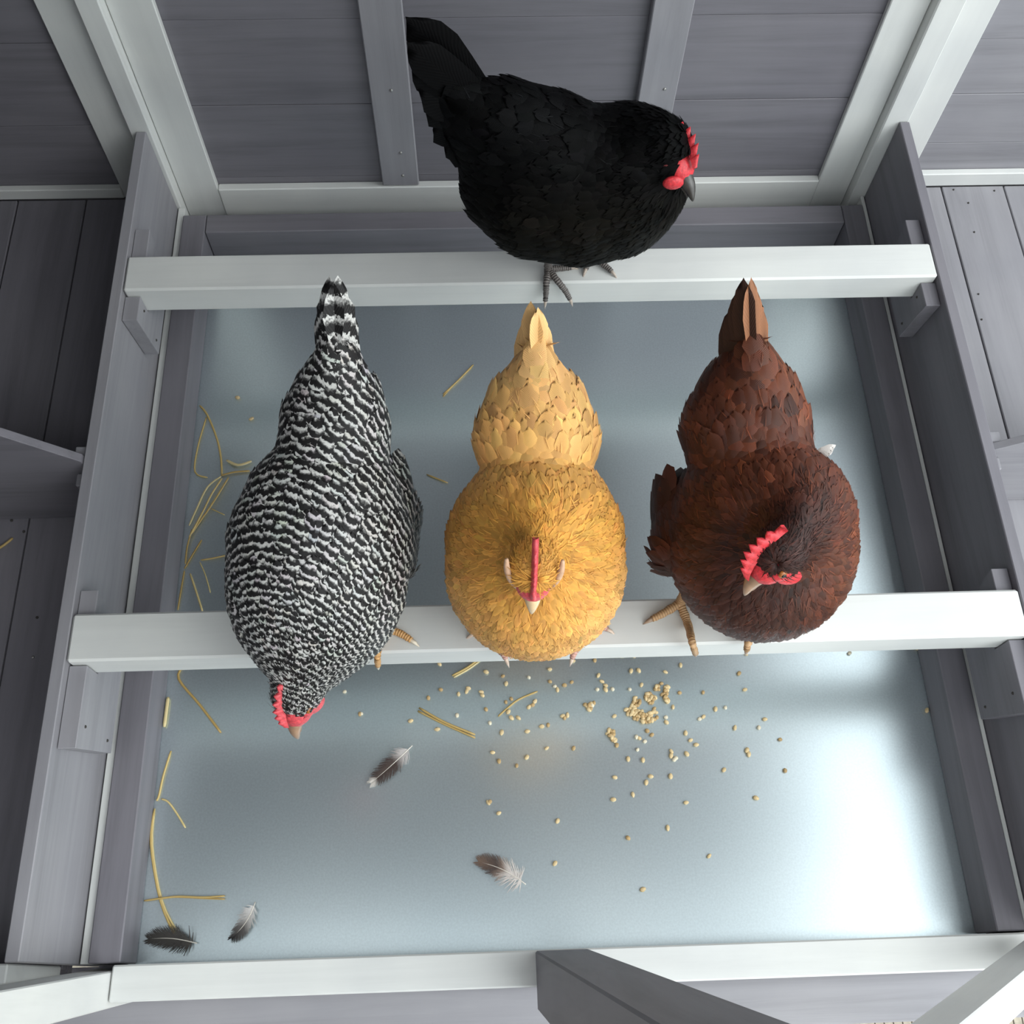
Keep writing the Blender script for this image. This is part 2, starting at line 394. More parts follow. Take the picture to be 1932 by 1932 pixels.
ROWS = np.array([0, .22, .45, .68, .86, .96, 1.0]); PROF = np.array([.12, .74, 1.0, .98, .76, .46, .10]); TPROF = np.array([.35, .62, .85, 1.0, .92, .66, .20])
def plumage(p, n, t, Ln, Wd, col, lift, curv, tipdark=0., edge=0., PROF=PROF, cup=.16):
    """arrays of feathers -> verts, faces, uv, colour, phase"""
    K = len(p); b = np.cross(n, t); R = len(ROWS); us = np.array([-1, -.5, 0, .5, 1.]); C = len(us)
    sk = rng.normal(0, .12, (K, 1, 1))
    s = ROWS[None, :, None]; u = us[None, None, :]
    jag = 1 + rng.normal(0, .10, (K, R, C)) * (np.abs(u) == 1)
    x = u * PROF[None, :, None] * Wd[:, None, None] * .5 * jag
    y = (s + 0 * u) * Ln[:, None, None] - (np.abs(u) ** 2) * .10 * Ln[:, None, None] * s
    y = y + sk * x
    z = .0006 - .005 * np.clip(1 - s / .3, 0, 1) + lift[:, None, None] * (s ** 1.2) - curv[:, None, None] * (Ln[:, None, None] * s) ** 2 - cup * np.abs(u) ** 2 * PROF[None, :, None] * Wd[:, None, None] * .5
    V = p[:, None, None, :] + x[..., None] * b[:, None, None, :] + y[..., None] * t[:, None, None, :] + z[..., None] * n[:, None, None, :]
    f0 = np.array([(r * C + c, r * C + c + 1, (r + 1) * C + c + 1, (r + 1) * C + c) for r in range(R - 1) for c in range(C - 1)])
    F = (np.arange(K)[:, None, None] * (R * C) + f0[None]).reshape(-1, 4)
    uv = np.stack(np.broadcast_arrays(u, s), -1)[0]; uv = np.broadcast_to(uv[None], (K, R, C, 2)).reshape(-1, 2)
    cc = col[:, None, None, :] * (1 + edge * (np.abs(u) ** 2 + s ** 3 - .6))[..., None] * (1 - tipdark * s ** 2)[..., None]
    cc = np.clip(np.broadcast_to(cc, (K, R, C, 3)), 0, 1).reshape(-1, 3)
    return V.reshape(-1, 3), F, uv, cc
def feathers_obj(name, data, mat, parent, loc, ph=None, kind=None):
    V, F, uv, cc = data; l = np.array(loc)
    me = bpy.data.meshes.new(name); me.vertices.add(len(V)); me.vertices.foreach_set('co', (V - l).astype(np.float32).ravel())
    me.loops.add(F.size); me.loops.foreach_set('vertex_index', F.astype(np.int32).ravel())
    me.polygons.add(len(F)); me.polygons.foreach_set('loop_start', np.arange(0, F.size, F.shape[1], dtype=np.int32))
    me.update(calc_edges=True)
    u = me.uv_layers.new(name='uv'); u.data.foreach_set('uv', uv[F.ravel()].astype(np.float32).ravel())
    a = me.attributes.new('fc', 'FLOAT_COLOR', 'POINT'); a.data.foreach_set('color', np.c_[cc, np.ones(len(cc))].astype(np.float32).ravel())
    if ph is not None: a = me.attributes.new('ph', 'FLOAT', 'POINT'); a.data.foreach_set('value', ph.astype(np.float32).ravel())
    me.polygons.foreach_set('use_smooth', [True] * len(me.polygons)); me.materials.append(mat); me.validate()
    o = link(bpy.data.objects.new(name, me), loc, parent)
    if kind: o['kind'] = kind
    return o

COMB = simple('comb_red', (.62, .035, .045), .45, 0, .6, 300, .25, .15)
COMBP = simple('comb_pink', (.66, .075, .09), .45, 0, .6, 300, .25, .15)
HORN = simple('beak_horn', (.30, .185, .115), .35, 0, 0, 60, .3)
HORNY = simple('beak_yellow', (.72, .52, .30), .35, 0, 0, 60, .2)
HORND = simple('beak_dark', (.06, .055, .05), .3, 0, 0, 60, .5)
EYE = simple('eye_black', (.01, .008, .006), .08)
IRIS = simple('eye_orange', (.35, .11, .02), .2)
def legmat(name, a, b):
    m, nt, bs = newmat(name); L = nt.links
    uv = N(nt, 'ShaderNodeUVMap', uv_map='uv'); sep = N(nt, 'ShaderNodeSeparateXYZ'); L.new(uv.outputs[0], sep.inputs[0])
    mu = N(nt, 'ShaderNodeMath', operation='MULTIPLY'); mu.inputs[1].default_value = 2 * math.pi / .0032; L.new(sep.outputs[1], mu.inputs[0])
    si = N(nt, 'ShaderNodeMath', operation='SINE'); L.new(mu.outputs[0], si.inputs[0])
    r = ramp(nt, [(0, b), (.45, a)]); mr = N(nt, 'ShaderNodeMapRange'); mr.inputs[1].default_value = -1; L.new(si.outputs[0], mr.inputs[0]); L.new(mr.outputs[0], r.inputs[0])
    L.new(r.outputs[0], bs.inputs['Base Color']); bs.inputs['Roughness'].default_value = .5
    bp = N(nt, 'ShaderNodeBump', Strength=.6, Distance=.001); L.new(mr.outputs[0], bp.inputs['Height']); L.new(bp.outputs[0], bs.inputs['Normal'])
    return m
def leg(parent, hock, ankle, toes, r, mat, clawm):
    """shank from hock to ankle, then toes along polylines of places; one foot mesh, claws as its parts"""
    V = []; F = []; UV = []
    def add(path, rad):
        path = smooth_path(path, 5); m_ = len(path)
        rr = [rad[0] + (rad[1] - rad[0]) * i / (m_ - 1) for i in range(m_)]
        rr = [q * (1 + .10 * math.sin(i * 2.6)) for i, q in enumerate(rr)]
        v, f = tube_data(path, rr, 8); o_ = len(V); V.extend(v); F.extend([tuple(k + o_ for k in q) for q in f])
        acc = 0
        for i, q in enumerate(path):
            if i: acc += (q - path[i - 1]).length
            UV.extend([(0, acc)] * 8)
        return path[-2], path[-1]
    add([hock, Vector(hock).lerp(Vector(ankle), .5), ankle], (r * 1.25, r * 1.15)); ends = []
    for tpath in toes: ends.append(add([ankle] + list(tpath), (r * 1.1, r * .72)))
    o = meshobj('foot', V, F, mat, parent, ankle)
    u = o.data.uv_layers.new(name='uv')
    for lp in o.data.loops: u.data[lp.index].uv = UV[lp.vertex_index]
    for a, b in ends:
        d = (b - a).normalized(); c = [b - d * .002, b + d * .006 + Vector((0, 0, -.001)), b + d * .012 + Vector((0, 0, -.005))]
        v, f = tube_data(c, [r * .62, r * .45, r * .06], 6); meshobj('claw', v, f, clawm, o, b)
    return o

def hen(name, label, base, parts, guides, look, head, tail, feet, grid=.0045, bar=None, density=1.0, extra=None):
    root = empty(name, base, label, 'hen', 'hens on the perches')
    allp = [q for ch in parts for q in ch['pts']]
    mn = np.min([np.array(c) - max(a, b) for c, a, b in allp], 0) - .02; mxx = np.max([np.array(c) + max(a, b) for c, a, b in allp], 0) + .02
    ax = [np.arange(mn[i], mxx[i], grid) for i in range(3)]; P3 = np.stack(np.meshgrid(*ax, indexing='ij'), -1)
    D = None
    for ch in parts:
        d = chain_sdf(P3, ch['pts']); D = d if D is None else smin(D, d, ch.get('k', .02))
    V, F = surface_nets(D, mn, grid)
    # head frame
    hc = Vector(head['c']); f = (Vector(head['tip']) - hc); hl = f.length; f.normalize()
    up = Vector(head['up']); up = (up - f * up.dot(f)).normalized(); rt = f.cross(up).normalized()
    body = meshobj('body', [tuple(v) for v in V], [tuple(q) for q in F], look['skin'], root, base)
    me = body.data; a = me.attributes.new('fc', 'FLOAT_COLOR', 'POINT'); a.data.foreach_set('color', np.tile([*look['down'], 1], len(V)).astype(np.float32))
    me.update(); nrm = np.zeros(len(V) * 3, np.float32); me.vertices.foreach_get('normal', nrm); nrm = nrm.reshape(-1, 3)
    ctr = V.mean(0)
    if np.mean(np.sum((V - ctr) * nrm, 1)) < 0: me.flip_normals(); nrm = -nrm
    sk_ = np.zeros(len(V) * 3, np.float32); me.vertices.foreach_get('co', sk_); me.vertices.foreach_set('co', (sk_.reshape(-1, 3) - nrm * .0045).astype(np.float32).ravel())
    # sample the skin
    T = np.concatenate([F[:, [0, 1, 2]], F[:, [0, 2, 3]]]); A = np.linalg.norm(np.cross(V[T[:, 1]] - V[T[:, 0]], V[T[:, 2]] - V[T[:, 0]]), axis=1)
    K = 90000; ti = rng.choice(len(T), K, p=A / A.sum()); r1 = np.sqrt(rng.random(K)); r2 = rng.random(K)
    w3 = np.stack([1 - r1, r1 * (1 - r2), r1 * r2], 1)
    p = np.einsum('ki,kij->kj', w3, V[T[ti]]); n = np.einsum('ki,kij->kj', w3, nrm[T[ti]]); n /= np.linalg.norm(n, axis=1)[:, None]
    gp = np.array([g[0] for g in guides]); gd = np.array([g[1] for g in guides], float); gd /= np.linalg.norm(gd, axis=1)[:, None]
    gL = np.array([g[2] for g in guides]); gW = np.array([g[3] for g in guides]); gc = np.array([g[4] for g in guides]); gs = np.array([g[5] for g in guides])
    def blend(q):
        w_ = np.exp(-np.sum((q[:, None, :] - gp[None]) ** 2, -1) / (gs[None] ** 2)) + 1e-12; w_ /= w_.sum(1)[:, None]
        return w_ @ gd, w_ @ gL, w_ @ gW, w_ @ gc
    d, Ln, Wd, col = blend(p)
    t = d - n * np.sum(d * n, 1)[:, None]; tl = np.linalg.norm(t, axis=1); t /= tl[:, None] + 1e-9
    # no feathers on the bare face
    hp = (p - np.array(hc)) @ np.array([f, up, rt]).T
    okm = ~((hp[:, 0] > hl * head.get('bare', .22)) & (np.linalg.norm(hp, axis=1) < head['r'] * 1.35) & ~((np.abs(hp[:, 2]) > head['r'] * .5) & (hp[:, 0] > -head['r'] * .25) & (np.abs(hp[:, 1]) < head['r'] * .5) & (np.linalg.norm(hp, axis=1) < head['r'] * 1.35))) & (tl > .22)
    kd = kdtree.KDTree(K)
    for i in range(K): kd.insert(p[i], i)
    kd.balance(); alive = okm.copy(); keep = []
    for i in range(K):
        if not alive[i]: continue
        keep.append(i)
        for _, j, _d in kd.find_range(p[i], Wd[i] * .44 / density): alive[j] = False
    k = np.array(keep); p, n, t, Ln, Wd, col = p[k], n[k], t[k], Ln[k], Wd[k], col[k]
    q = len(k); ang = rng.normal(0, .10, q); b = np.cross(n, t); t = t * np.cos(ang)[:, None] + b * np.sin(ang)[:, None]
    Ln = Ln * rng.uniform(.85, 1.15, q); Wd = Wd * rng.uniform(.9, 1.15, q)
    va = look.get('var', .16); mott = np.sin(p[:, 0] * 95 + 3 * np.sin(p[:, 1] * 60)) * np.sin(p[:, 1] * 110 + p[:, 2] * 70); col = col * (1 + va * .9 * mott)[:, None] * (1 + rng.normal(0, va, q))[:, None] * (1 + rng.normal(0, .03, (q, 3)))
    t0 = t - n * .02
    data = plumage(p - t * Ln[:, None] * .3, n, t0, Ln, Wd, col, Ln * rng.uniform(.06, .16, q), np.full(q, 3.0), edge=look.get('edge', 0), tipdark=look.get('tipdark', 0))
    ph = None
    def phase(VV, K_):
        per = len(ROWS) * 5; jit = np.repeat(rng.normal(0, .20, K_), per); uq = np.tile(np.tile([1, .25, 0, .25, 1], len(ROWS)), K_)
        return bar(VV) + jit - .42 * uq
    if bar: ph = phase(data[0], q)
    feathers_obj('plumage', data, look['mat'], root, base, ph, 'stuff')
    # loose fine barbs over the plumage
    if look.get('fluff'):
        nf = look['fluff']; fi = rng.choice(len(p), nf); wsm = np.clip(.020 / Wd[fi], .4, 1.6)
        keepf = rng.random(nf) < wsm * .6; fi = fi[keepf]; nf = len(fi)
        fp = p[fi] + n[fi] * .0015 + t[fi] * rng.normal(0, .004, (nf, 1)); an2 = rng.normal(0, .35, nf); fb = np.cross(n[fi], t[fi])
        ft = t[fi] * np.cos(an2)[:, None] + fb * np.sin(an2)[:, None]; fs = np.cross(n[fi], ft); fl_ = rng.uniform(.008, .018, nf)
        ss = np.array([0, .5, 1.]); Vf = fp[:, None, None, :] + (ft[:, None, :] * (fl_[:, None] * ss[None])[..., None])[:, :, None, :] + (n[fi][:, None, :] * ((.0045 * ss - .004 * ss ** 2)[None, :, None]))[:, :, None, :] + fs[:, None, None, :] * (np.array([-1, 1])[None, None, :] * np.array([.0005, .0005, .0001])[None, :, None])[..., None]
        f0 = np.array([(0, 1, 3, 2), (2, 3, 5, 4)]); Ff = (np.arange(nf)[:, None, None] * 6 + f0[None]).reshape(-1, 4)
        cf = np.repeat(np.clip(col[fi] * rng.uniform(.8, look.get('fluffc', 1.5), nf)[:, None], 0, 1), 6, 0); uvf = np.zeros((nf * 6, 2))
        feathers_obj('loose_barbs', (Vf.reshape(-1, 3), Ff, uvf, cf), look['mat'], root, base, bar(Vf.reshape(-1, 3)) if bar else None, 'stuff')
    # tail: every quill feather a part of its own
    for (bp_, tip_, wid, roll, c_) in tail:
        bp_ = Vector(bp_); tip_ = Vector(tip_); tt = (tip_ - bp_); Lq = tt.length; tt.normalize()
        nn = Vector(roll); nn = (nn - tt * nn.dot(tt)).normalized()
        dt = plumage(np.array([bp_]), np.array([nn]), np.array([tt]), np.array([Lq]), np.array([wid]), np.array([c_]), np.array([Lq * .06]), np.array([.35]), edge=look.get('edge', 0), PROF=TPROF, cup=.10)
        phq = phase(dt[0], 1) if bar else None
        if bar: phq = (np.linalg.norm(dt[0] - np.array(bp_), axis=1) / .021 + .1)
        feathers_obj('tail_feather', dt, look['mat'], root, bp_, phq)
    # ---- face
    def hf(x, y, z): return hc + f * x + up * y + rt * z
    hr = head['r']; cm = look.get('comb', COMB); bm_ = look['beak']
    # beak, two halves
    tipp = Vector(head['tip'])
    for nm, dy, s1, ln_ in (('beak', .0, 1.0, 1.0), ('lower_beak', -.25, .75, .88)):
        pth = [hc + f * hr * 1.0 + up * hr * dy, hc + f * (hr * 1.0 + (hl * ln_ - hr * 1.0) * .5) + up * hr * (dy + .06), hc + f * hl * ln_ + up * hr * (dy * .6 - .18)]
        pth = smooth_path(pth, 5); mm = len(pth); rr = [hr * .48 * s1 * (1 - .93 * (i / (mm - 1)) ** 1.25) for i in range(mm)]
        v_, f_ = tube_data(pth, rr, 9, 1.15 if nm == 'beak' else .8, up); meshobj(nm, v_, f_, bm_, root, hc)
    # comb: a serrated blade
    c0, c1, ch_ = head['comb']; nT = head.get('teeth', 6); out = []
    m_ = nT * 4 + 1
    for i in range(m_):
        s_ = i / (m_ - 1); x_ = c0 + (c1 - c0) * s_; env = math.sin(math.pi * min(1, max(0, s_ * .9 + .08))) ** .7
        tooth = .5 + .5 * math.cos((s_ * nT + .5) * 2 * math.pi) ; out.append((x_ - .15 * hr * (1 - tooth), ch_ * env * (.50 + .5 * (1 - tooth))))
    Vc = []; Fc = []; th = head.get('combw', .0026)
    for i, (x_, y_) in enumerate(out):
        yb = hr * .80 * math.sqrt(max(.12, 1 - (x_ / (hr * 1.75)) ** 2)) + head.get('rise', .003)
        for (yy, zz) in ((yb, -th * 1.5), (yb + y_ * .6, -th), (yb + y_, -th * .35), (yb + y_, th * .35), (yb + y_ * .6, th), (yb, th * 1.5)):
            Vc.append(hf(x_ * hr, yy, zz) if False else hf(x_, yy, zz))
    for i in range(m_ - 1):
        for j in range(5): Fc.append((i * 6 + j, i * 6 + j + 1, (i + 1) * 6 + j + 1, (i + 1) * 6 + j))
    Fc.append(tuple(range(6))); Fc.append(tuple(range((m_ - 1) * 6, m_ * 6))[::-1])
    meshobj('comb', Vc, Fc, cm, root, hc)
    def blob(nm, c, rx, ry, rz, mat, par=root):
        bm = bmesh.new(); bmesh.ops.create_uvsphere(bm, u_segments=14, v_segments=9, radius=1)
        for v in bm.verts: v.co = f * v.co.x * rx + up * v.co.y * ry + rt * v.co.z * rz
        return bmobj(nm, bm, mat, c, par, True)
    # bare red skin at the root of the beak and round the eyes, wattles, eyes
    blob('face_skin', hf(hr * .58, hr * .0, 0), hr * .98, hr * .82, hr * .80, cm)
    for s_ in (-1, 1):
        blob('cheek', hf(hr * .25, -hr * .02, s_ * hr * .66), hr * .66, hr * .50, hr * .38, cm)
        blob('wattle', hf(hr * .70, -hr * .85, s_ * hr * .50), hr * .42, hr * .68 * head.get('wat', 1), hr * .16, cm)
        if 'lid' in head:
            lp_ = smooth_path([hf(-hr * .75, hr * .62, s_ * hr * 1.16), hf(-hr * .2, hr * .52, s_ * hr * 1.12), hf(hr * .45, hr * .30, s_ * hr * .92), hf(hr * 1.0, hr * .08, s_ * hr * .58)], 4)
            v_, f_ = tube_data(lp_, [hr * .13 * math.sin(math.pi * (.12 + .76 * i / (len(lp_) - 1))) + hr * .03 for i in range(len(lp_))], 7); meshobj('eyelid', v_, f_, head['lid'], root, hc)
        e_ = blob('eye', hf(hr * .32, hr * .20, s_ * hr * .95), hr * .20, hr * .20, hr * .13, IRIS)
        blob('pupil', hf(hr * .33, hr * .20, s_ * hr * 1.045), hr * .11, hr * .11, hr * .06, EYE, e_)
    for (hk, an, toes) in feet: leg(root, hk, an, toes, look['legr'], look['leg'], look['claw'])
    if extra: extra(root, base)
    return root

def cpt(px, py, z, apx, b=None):
    c = P(px, py, z); a = pxm(c, apx); return (c, a, b if b else a)
def ypt(px, py, Y, apx, b=None):
    c = PY(px, py, Y); a = pxm(c, apx); return (c, a, b if b else a)
BK = Vector((0, 1, 0)); DN = Vector((0, 0, -1))
Z3 = ZT
def toe(*pts): return [P(*q) if len(q) == 3 else PY(q[0], q[1], q[2] if False else q[3]) for q in pts]

# --- buff hen, in the middle of the front perch
buff = dict(mat=feather_mat('buff_feathers', rough=.6), skin=simple('buff_down', (.50, .24, .05), .8), down=(.50, .24, .05), beak=HORNY, comb=COMBP,
            leg=legmat('pink_scales', (.62, .36, .30), (.42, .22, .16)), claw=simple('claw_pale', (.62, .48, .38), .4), legr=.0048, edge=.22, var=.12, fluff=2200, fluffc=1.35)
cA = (.72, .385, .12); cB = (.63, .295, .055); cC = (.76, .46, .19); cD = (.52, .205, .043); cE = (.60, .27, .065)
def buff_guides():
    g = []
    def a(px, py, z, d, L_, W_, c, s): g.append((P(px, py, z), d, L_, W_, c, s))
    for dx in (-60, 0, 60):
        a(1010 + dx, 700, .47, (0, .8, .5), .050, .021, cC, .06); a(1010 + dx, 790, .46, (0, 1, .25), .036, .020, cA, .06)
        a(1010 + dx, 870, .45, (0, 1, .1), .034, .018, cA, .05)
    for sx in (-1, 1):
        a(1010 + sx * 140, 930, .38, (0, 1, .05), .036, .020, cE, .05); a(1010 + sx * 165, 1050, .36, (sx * .1, 1, -.2), .032, .017, cD, .05)
        a(1010 + sx * 110, 1010, .43, (sx * .7, .5, -.3), .034, .0075, cB, .05); a(1010 + sx * 125, 1130, .37, (sx * .35, .1, -1), .028, .010, cA, .055)
        a(1010 + sx * 70, 1080, .45, (sx * .8, 0, -.7), .032, .0065, cB, .04); a(1010 + sx * 155, 1120, .34, (sx * .2, .6, -1), .030, .014, cC, .04)
        a(1010 + sx * 60, 1200, .34, (sx * .1, .0, -1), .026, .011, cA, .06)
    a(1010, 940, .46, (0, .9, -.2), .032, .0075, cB, .05); a(1010, 1000, .49, (0, .7, -.7), .026, .006, cB, .035)
    a(1008, 1060, .52, (0, .8, -.5), .012, .0042, cB, .03); a(1005, 1120, .48, (0, .5, -.9), .010, .0042, cB, .03)
    a(1008, 1150, .42, (0, -.3, -1), .030, .008, cB, .05); a(1010, 1235, .33, (0, 0, -1), .026, .011, cA, .06)
    return g
tb = P(1012, 690, .475)
tails = []
for s_ in (-1, 1):
    for i in range(4):
        tp = P(1008 + s_ * (3 + 4 * i), 566 + 14 * i + (0 if s_ < 0 else 12), .545 - .012 * i)
        tails.append((tb + Vector((s_ * (.004 + .006 * i), -.012, -.008 * i)), tp, .027, (s_ * (1.0 + .1 * i), -.9 + .12 * i, .75), cC))
hd = P(1007, 1072, .505)
hen('hen', 'golden buff hen facing the camera in the middle of the front perch', P(1010, 1190, ZT),
    [dict(pts=[cpt(1010, 1074, .352, 167, .108), cpt(1010, 1030, .362, 167, .112), cpt(1012, 1003, .372, 152, .104)], k=.01),
     dict(pts=[cpt(1011, 880, .405, 100, .075), cpt(1012, 832, .425, 118, .066), cpt(1012, 790, .438, 104, .058), cpt(1012, 735, .458, 64, .045), cpt(1012, 700, .475, 32, .034)], k=.008),
     dict(pts=[cpt(1010, 1010, .420, 98, .070), cpt(1009, 1032, .455, 62, .05), cpt(1008, 1054, .490, 38, .030)], k=.045),
     dict(pts=[(hd, .0235, .023), (hd.lerp(P(1003, 1160, .462), .32), .014, .015)], k=.012)],
    buff_guides(), buff,
    dict(c=hd, tip=P(1003, 1162, .462), up=(0.02, .25, 1), r=.0235, comb=(-.036, .030, .012), teeth=6, wat=.7, combw=.0022, lid=simple('lid_pale', (.62, .38, .24), .5)), tails,
    [(P(925, 1150, .29), P(925, 1185, ZT + .008), [toe((905, 1190, ZT + .007), (893, 1196, ZT + .005)), toe((940, 1222, ZT + .006), (950, 1234, 0, .3665), (954, 1242, 0, .362))]),
     (P(1105, 1150, .29), P(1105, 1180, ZT + .008), [toe((1130, 1180, ZT + .007), (1146, 1187, ZT + .005)), toe((1090, 1218, ZT + .006), (1083, 1232, 0, .3665), (1080, 1241, 0, .362))])])

# --- barred hen, left on the front perch, head stretched down
pale = (.60, .59, .56)
bl = dict(mat=feather_mat('barred_feathers', True, .55), skin=simple('grey_down', (.05, .048, .046), .8), down=(.05, .048, .046), beak=HORN, comb=COMBP,
          leg=legmat('yellow_scales', (.70, .40, .16), (.45, .22, .07)), claw=simple('claw_white', (.75, .66, .52), .4), legr=.0052, edge=0, var=.06, fluff=900, fluffc=1.1)
W1 = (1, 1, 1)
def bg_():
    g = []
    def a(px, py, z, d, L_, W_, s): g.append((P(px, py, z), d, L_, W_, W1, s))
    for dx in (-60, 0, 60):
        a(635 + dx * .6, 690, .47, (0, .8, .5), .045, .022, .05); a(632 + dx, 790, .45, (0, 1, .2), .036, .022, .06); a(620 + dx, 900, .45, (0, 1, .05), .036, .022, .06)
        a(610 + dx, 1000, .45, (0, 1, 0), .034, .020, .06)
    for sx in (-1, 1):
        a(610 + sx * 150, 960, .37, (0, 1, -.1), .040, .024, .06); a(608 + sx * 165, 1070, .35, (0, 1, -.25), .036, .020, .06)
        a(600 + sx * 120, 1160, .33, (0, .7, -.6), .028, .014, .05); a(580 + sx * 60, 1250, .31, (sx * .2, .7, -.5), .020, .009, .035)
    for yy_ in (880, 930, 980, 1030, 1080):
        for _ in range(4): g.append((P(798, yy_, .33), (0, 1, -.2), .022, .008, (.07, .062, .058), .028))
    a(600, 1100, .43, (0, 1, .1), .030, .015, .05); a(585, 1190, .39, (.1, 1, .2), .024, .010, .045); a(568, 1260, .36, (.1, 1, .2), .016, .0065, .035)
    a(556, 1320, .335, (0, 1, .2), .010, .005, .03)
    return g
def barphase(VV):
    y = VV[:, 1] + 2.6 * (VV[:, 0] + .275) ** 2
    yy = np.array([.20, .30, .36, .42, .50, .60, .70, .85]); per = np.array([.0040, .0052, .0068, .0098, .0126, .0128, .0140, .022])
    g = np.linspace(.15, .9, 400); dens = 1 / np.interp(g, yy, per); cum = np.cumsum(dens) * (g[1] - g[0])
    return np.interp(y, g, cum)
tb = P(636, 690, .475); tails = []
for s_ in (-1, 1):
    for i in range(4):
        tp = P(630 + s_ * (5 + 6 * i), 518 + 22 * i, .56 - .014 * i)
        tails.append((tb + Vector((s_ * (.004 + .004 * i), -.018, -.008 * i)), tp, .034, (s_ * (.75 + .1 * i), -.9 + .12 * i, .75), W1))
hd = P(558, 1312, .315)
hen('hen', 'black and white barred hen stretching its head down at the left of the front perch', P(620, 1200, ZT),
    [dict(pts=[cpt(600, 1090, .350, 166, .105), cpt(606, 1035, .358, 172, .108), cpt(612, 985, .368, 156, .102)], k=.01),
     dict(pts=[cpt(626, 890, .395, 106, .078), cpt(632, 815, .415, 104, .066), cpt(635, 770, .430, 90, .058), cpt(637, 720, .455, 60, .045), cpt(638, 685, .475, 38, .034)], k=.012),
     dict(pts=[cpt(746, 905, .345, 28, .04), cpt(764, 975, .335, 30, .045), cpt(756, 1060, .33, 26, .045)], k=.006),
     dict(pts=[cpt(590, 1150, .345, 132, .080), cpt(582, 1205, .335, 98, .062), cpt(574, 1250, .325, 68, .046), cpt(562, 1296, .318, 42, .030)], k=.03),
     dict(pts=[(hd, .0245, .0245), (hd.lerp(P(558, 1396, .275), .30), .0145, .0155)], k=.012)],
    bg_(), bl, dict(c=hd, tip=P(558, 1397, .275), up=(-.14, .50, 1), r=.0245, comb=(-.030, .036, .016), teeth=7, wat=.9, combw=.0028), tails,
    [(P(715, 1140, .29), P(722, 1183, ZT + .008), [toe((755, 1195, ZT + .007), (776, 1208, ZT + .006)), toe((714, 1215, ZT + .007), (712, 1238, 0, .3665), (713, 1255, 0, .362))]),
     (P(520, 1140, .29), P(520, 1190, ZT + .008), [toe((500, 1205, ZT + .007), (492, 1212, ZT + .006)), toe((525, 1220, ZT + .007), (528, 1250, 0, .3665))])], bar=barphase)

# --- red brown hen, right on the front perch, looking down to the left
rd = dict(mat=feather_mat('red_brown_feathers', rough=.5), skin=simple('red_down', (.05, .016, .008), .8), down=(.05, .016, .008), beak=HORN, comb=COMB,
          leg=legmat('tan_scales', (.52, .32, .16), (.30, .16, .07)), claw=simple('claw_horn', (.35, .24, .16), .4), legr=.0055, edge=.35, var=.24, fluff=2000, fluffc=2.0)
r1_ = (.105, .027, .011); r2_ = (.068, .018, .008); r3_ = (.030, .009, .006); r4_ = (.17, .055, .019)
def rg():
    g = []
    def a(px, py, z, d, L_, W_, c, s): g.append((P(px, py, z), d, L_, W_, c, s))
    for dx in (-70, 0, 70):
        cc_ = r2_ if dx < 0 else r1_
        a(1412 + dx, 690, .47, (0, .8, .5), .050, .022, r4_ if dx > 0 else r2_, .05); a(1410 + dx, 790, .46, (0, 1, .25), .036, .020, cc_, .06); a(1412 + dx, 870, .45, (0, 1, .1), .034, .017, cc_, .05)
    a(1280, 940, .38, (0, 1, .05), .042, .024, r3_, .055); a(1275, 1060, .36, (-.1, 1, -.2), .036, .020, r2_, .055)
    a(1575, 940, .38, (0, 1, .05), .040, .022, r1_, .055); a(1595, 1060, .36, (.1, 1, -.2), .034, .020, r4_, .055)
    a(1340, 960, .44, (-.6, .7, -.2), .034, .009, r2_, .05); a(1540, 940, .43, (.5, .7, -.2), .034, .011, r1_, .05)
    a(1370, 1050, .43, (-.8, -.1, -.5), .034, .008, r3_, .05); a(1570, 1020, .42, (.8, .2, -.6), .030, .011, r1_, .045); a(1330, 1130, .36, (-.3, 0, -1), .030, .011, r2_, .055)
    a(1540, 1110, .38, (.5, -.1, -1), .030, .010, r2_, .05); a(1440, 1150, .39, (0, -.4, -1), .032, .0095, r3_, .05); a(1440, 1205, .33, (0, 0, -1), .028, .012, r2_, .06)
    a(1450, 930, .46, (0, .9, -.2), .032, .009, r1_, .05); a(1505, 970, .48, (.3, .7, -.5), .022, .006, r3_, .035); a(1490, 1020, .51, (.3, .7, -.3), .011, .0042, r3_, .03)
    a(1455, 1060, .49, (.4, .6, -.6), .010, .0042, r3_, .03)
    return g
tb = P(1412, 690, .475); tails = []
for s_ in (-1, 1):
    for i in range(4):
        tp = P(1409 + s_ * (4 + 7 * i), 522 + 20 * i, .56 - .014 * i)
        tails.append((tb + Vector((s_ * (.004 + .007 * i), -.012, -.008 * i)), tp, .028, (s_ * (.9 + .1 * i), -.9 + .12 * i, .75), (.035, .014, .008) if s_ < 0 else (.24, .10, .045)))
hd = P(1470, 1042, .498)
def red_extra(root, base):
    q = P(1528, 866, .372)
    for i in range(5):
        d = (P(1573 - 4 * i, 842 + 6 * i, .382) - q)
        dt = plumage(np.array([q + Vector((0, 0, .001 * i))]), np.array([[-.1, -.3, 1.]]), np.array([d.normalized()]), np.array([d.length * 1.1]), np.array([.013]), np.array([(.78, .74, .70)]), np.array([.002]), np.array([1.]))
        feathers_obj('white_wing_feather', dt, rd['mat'], root, q)
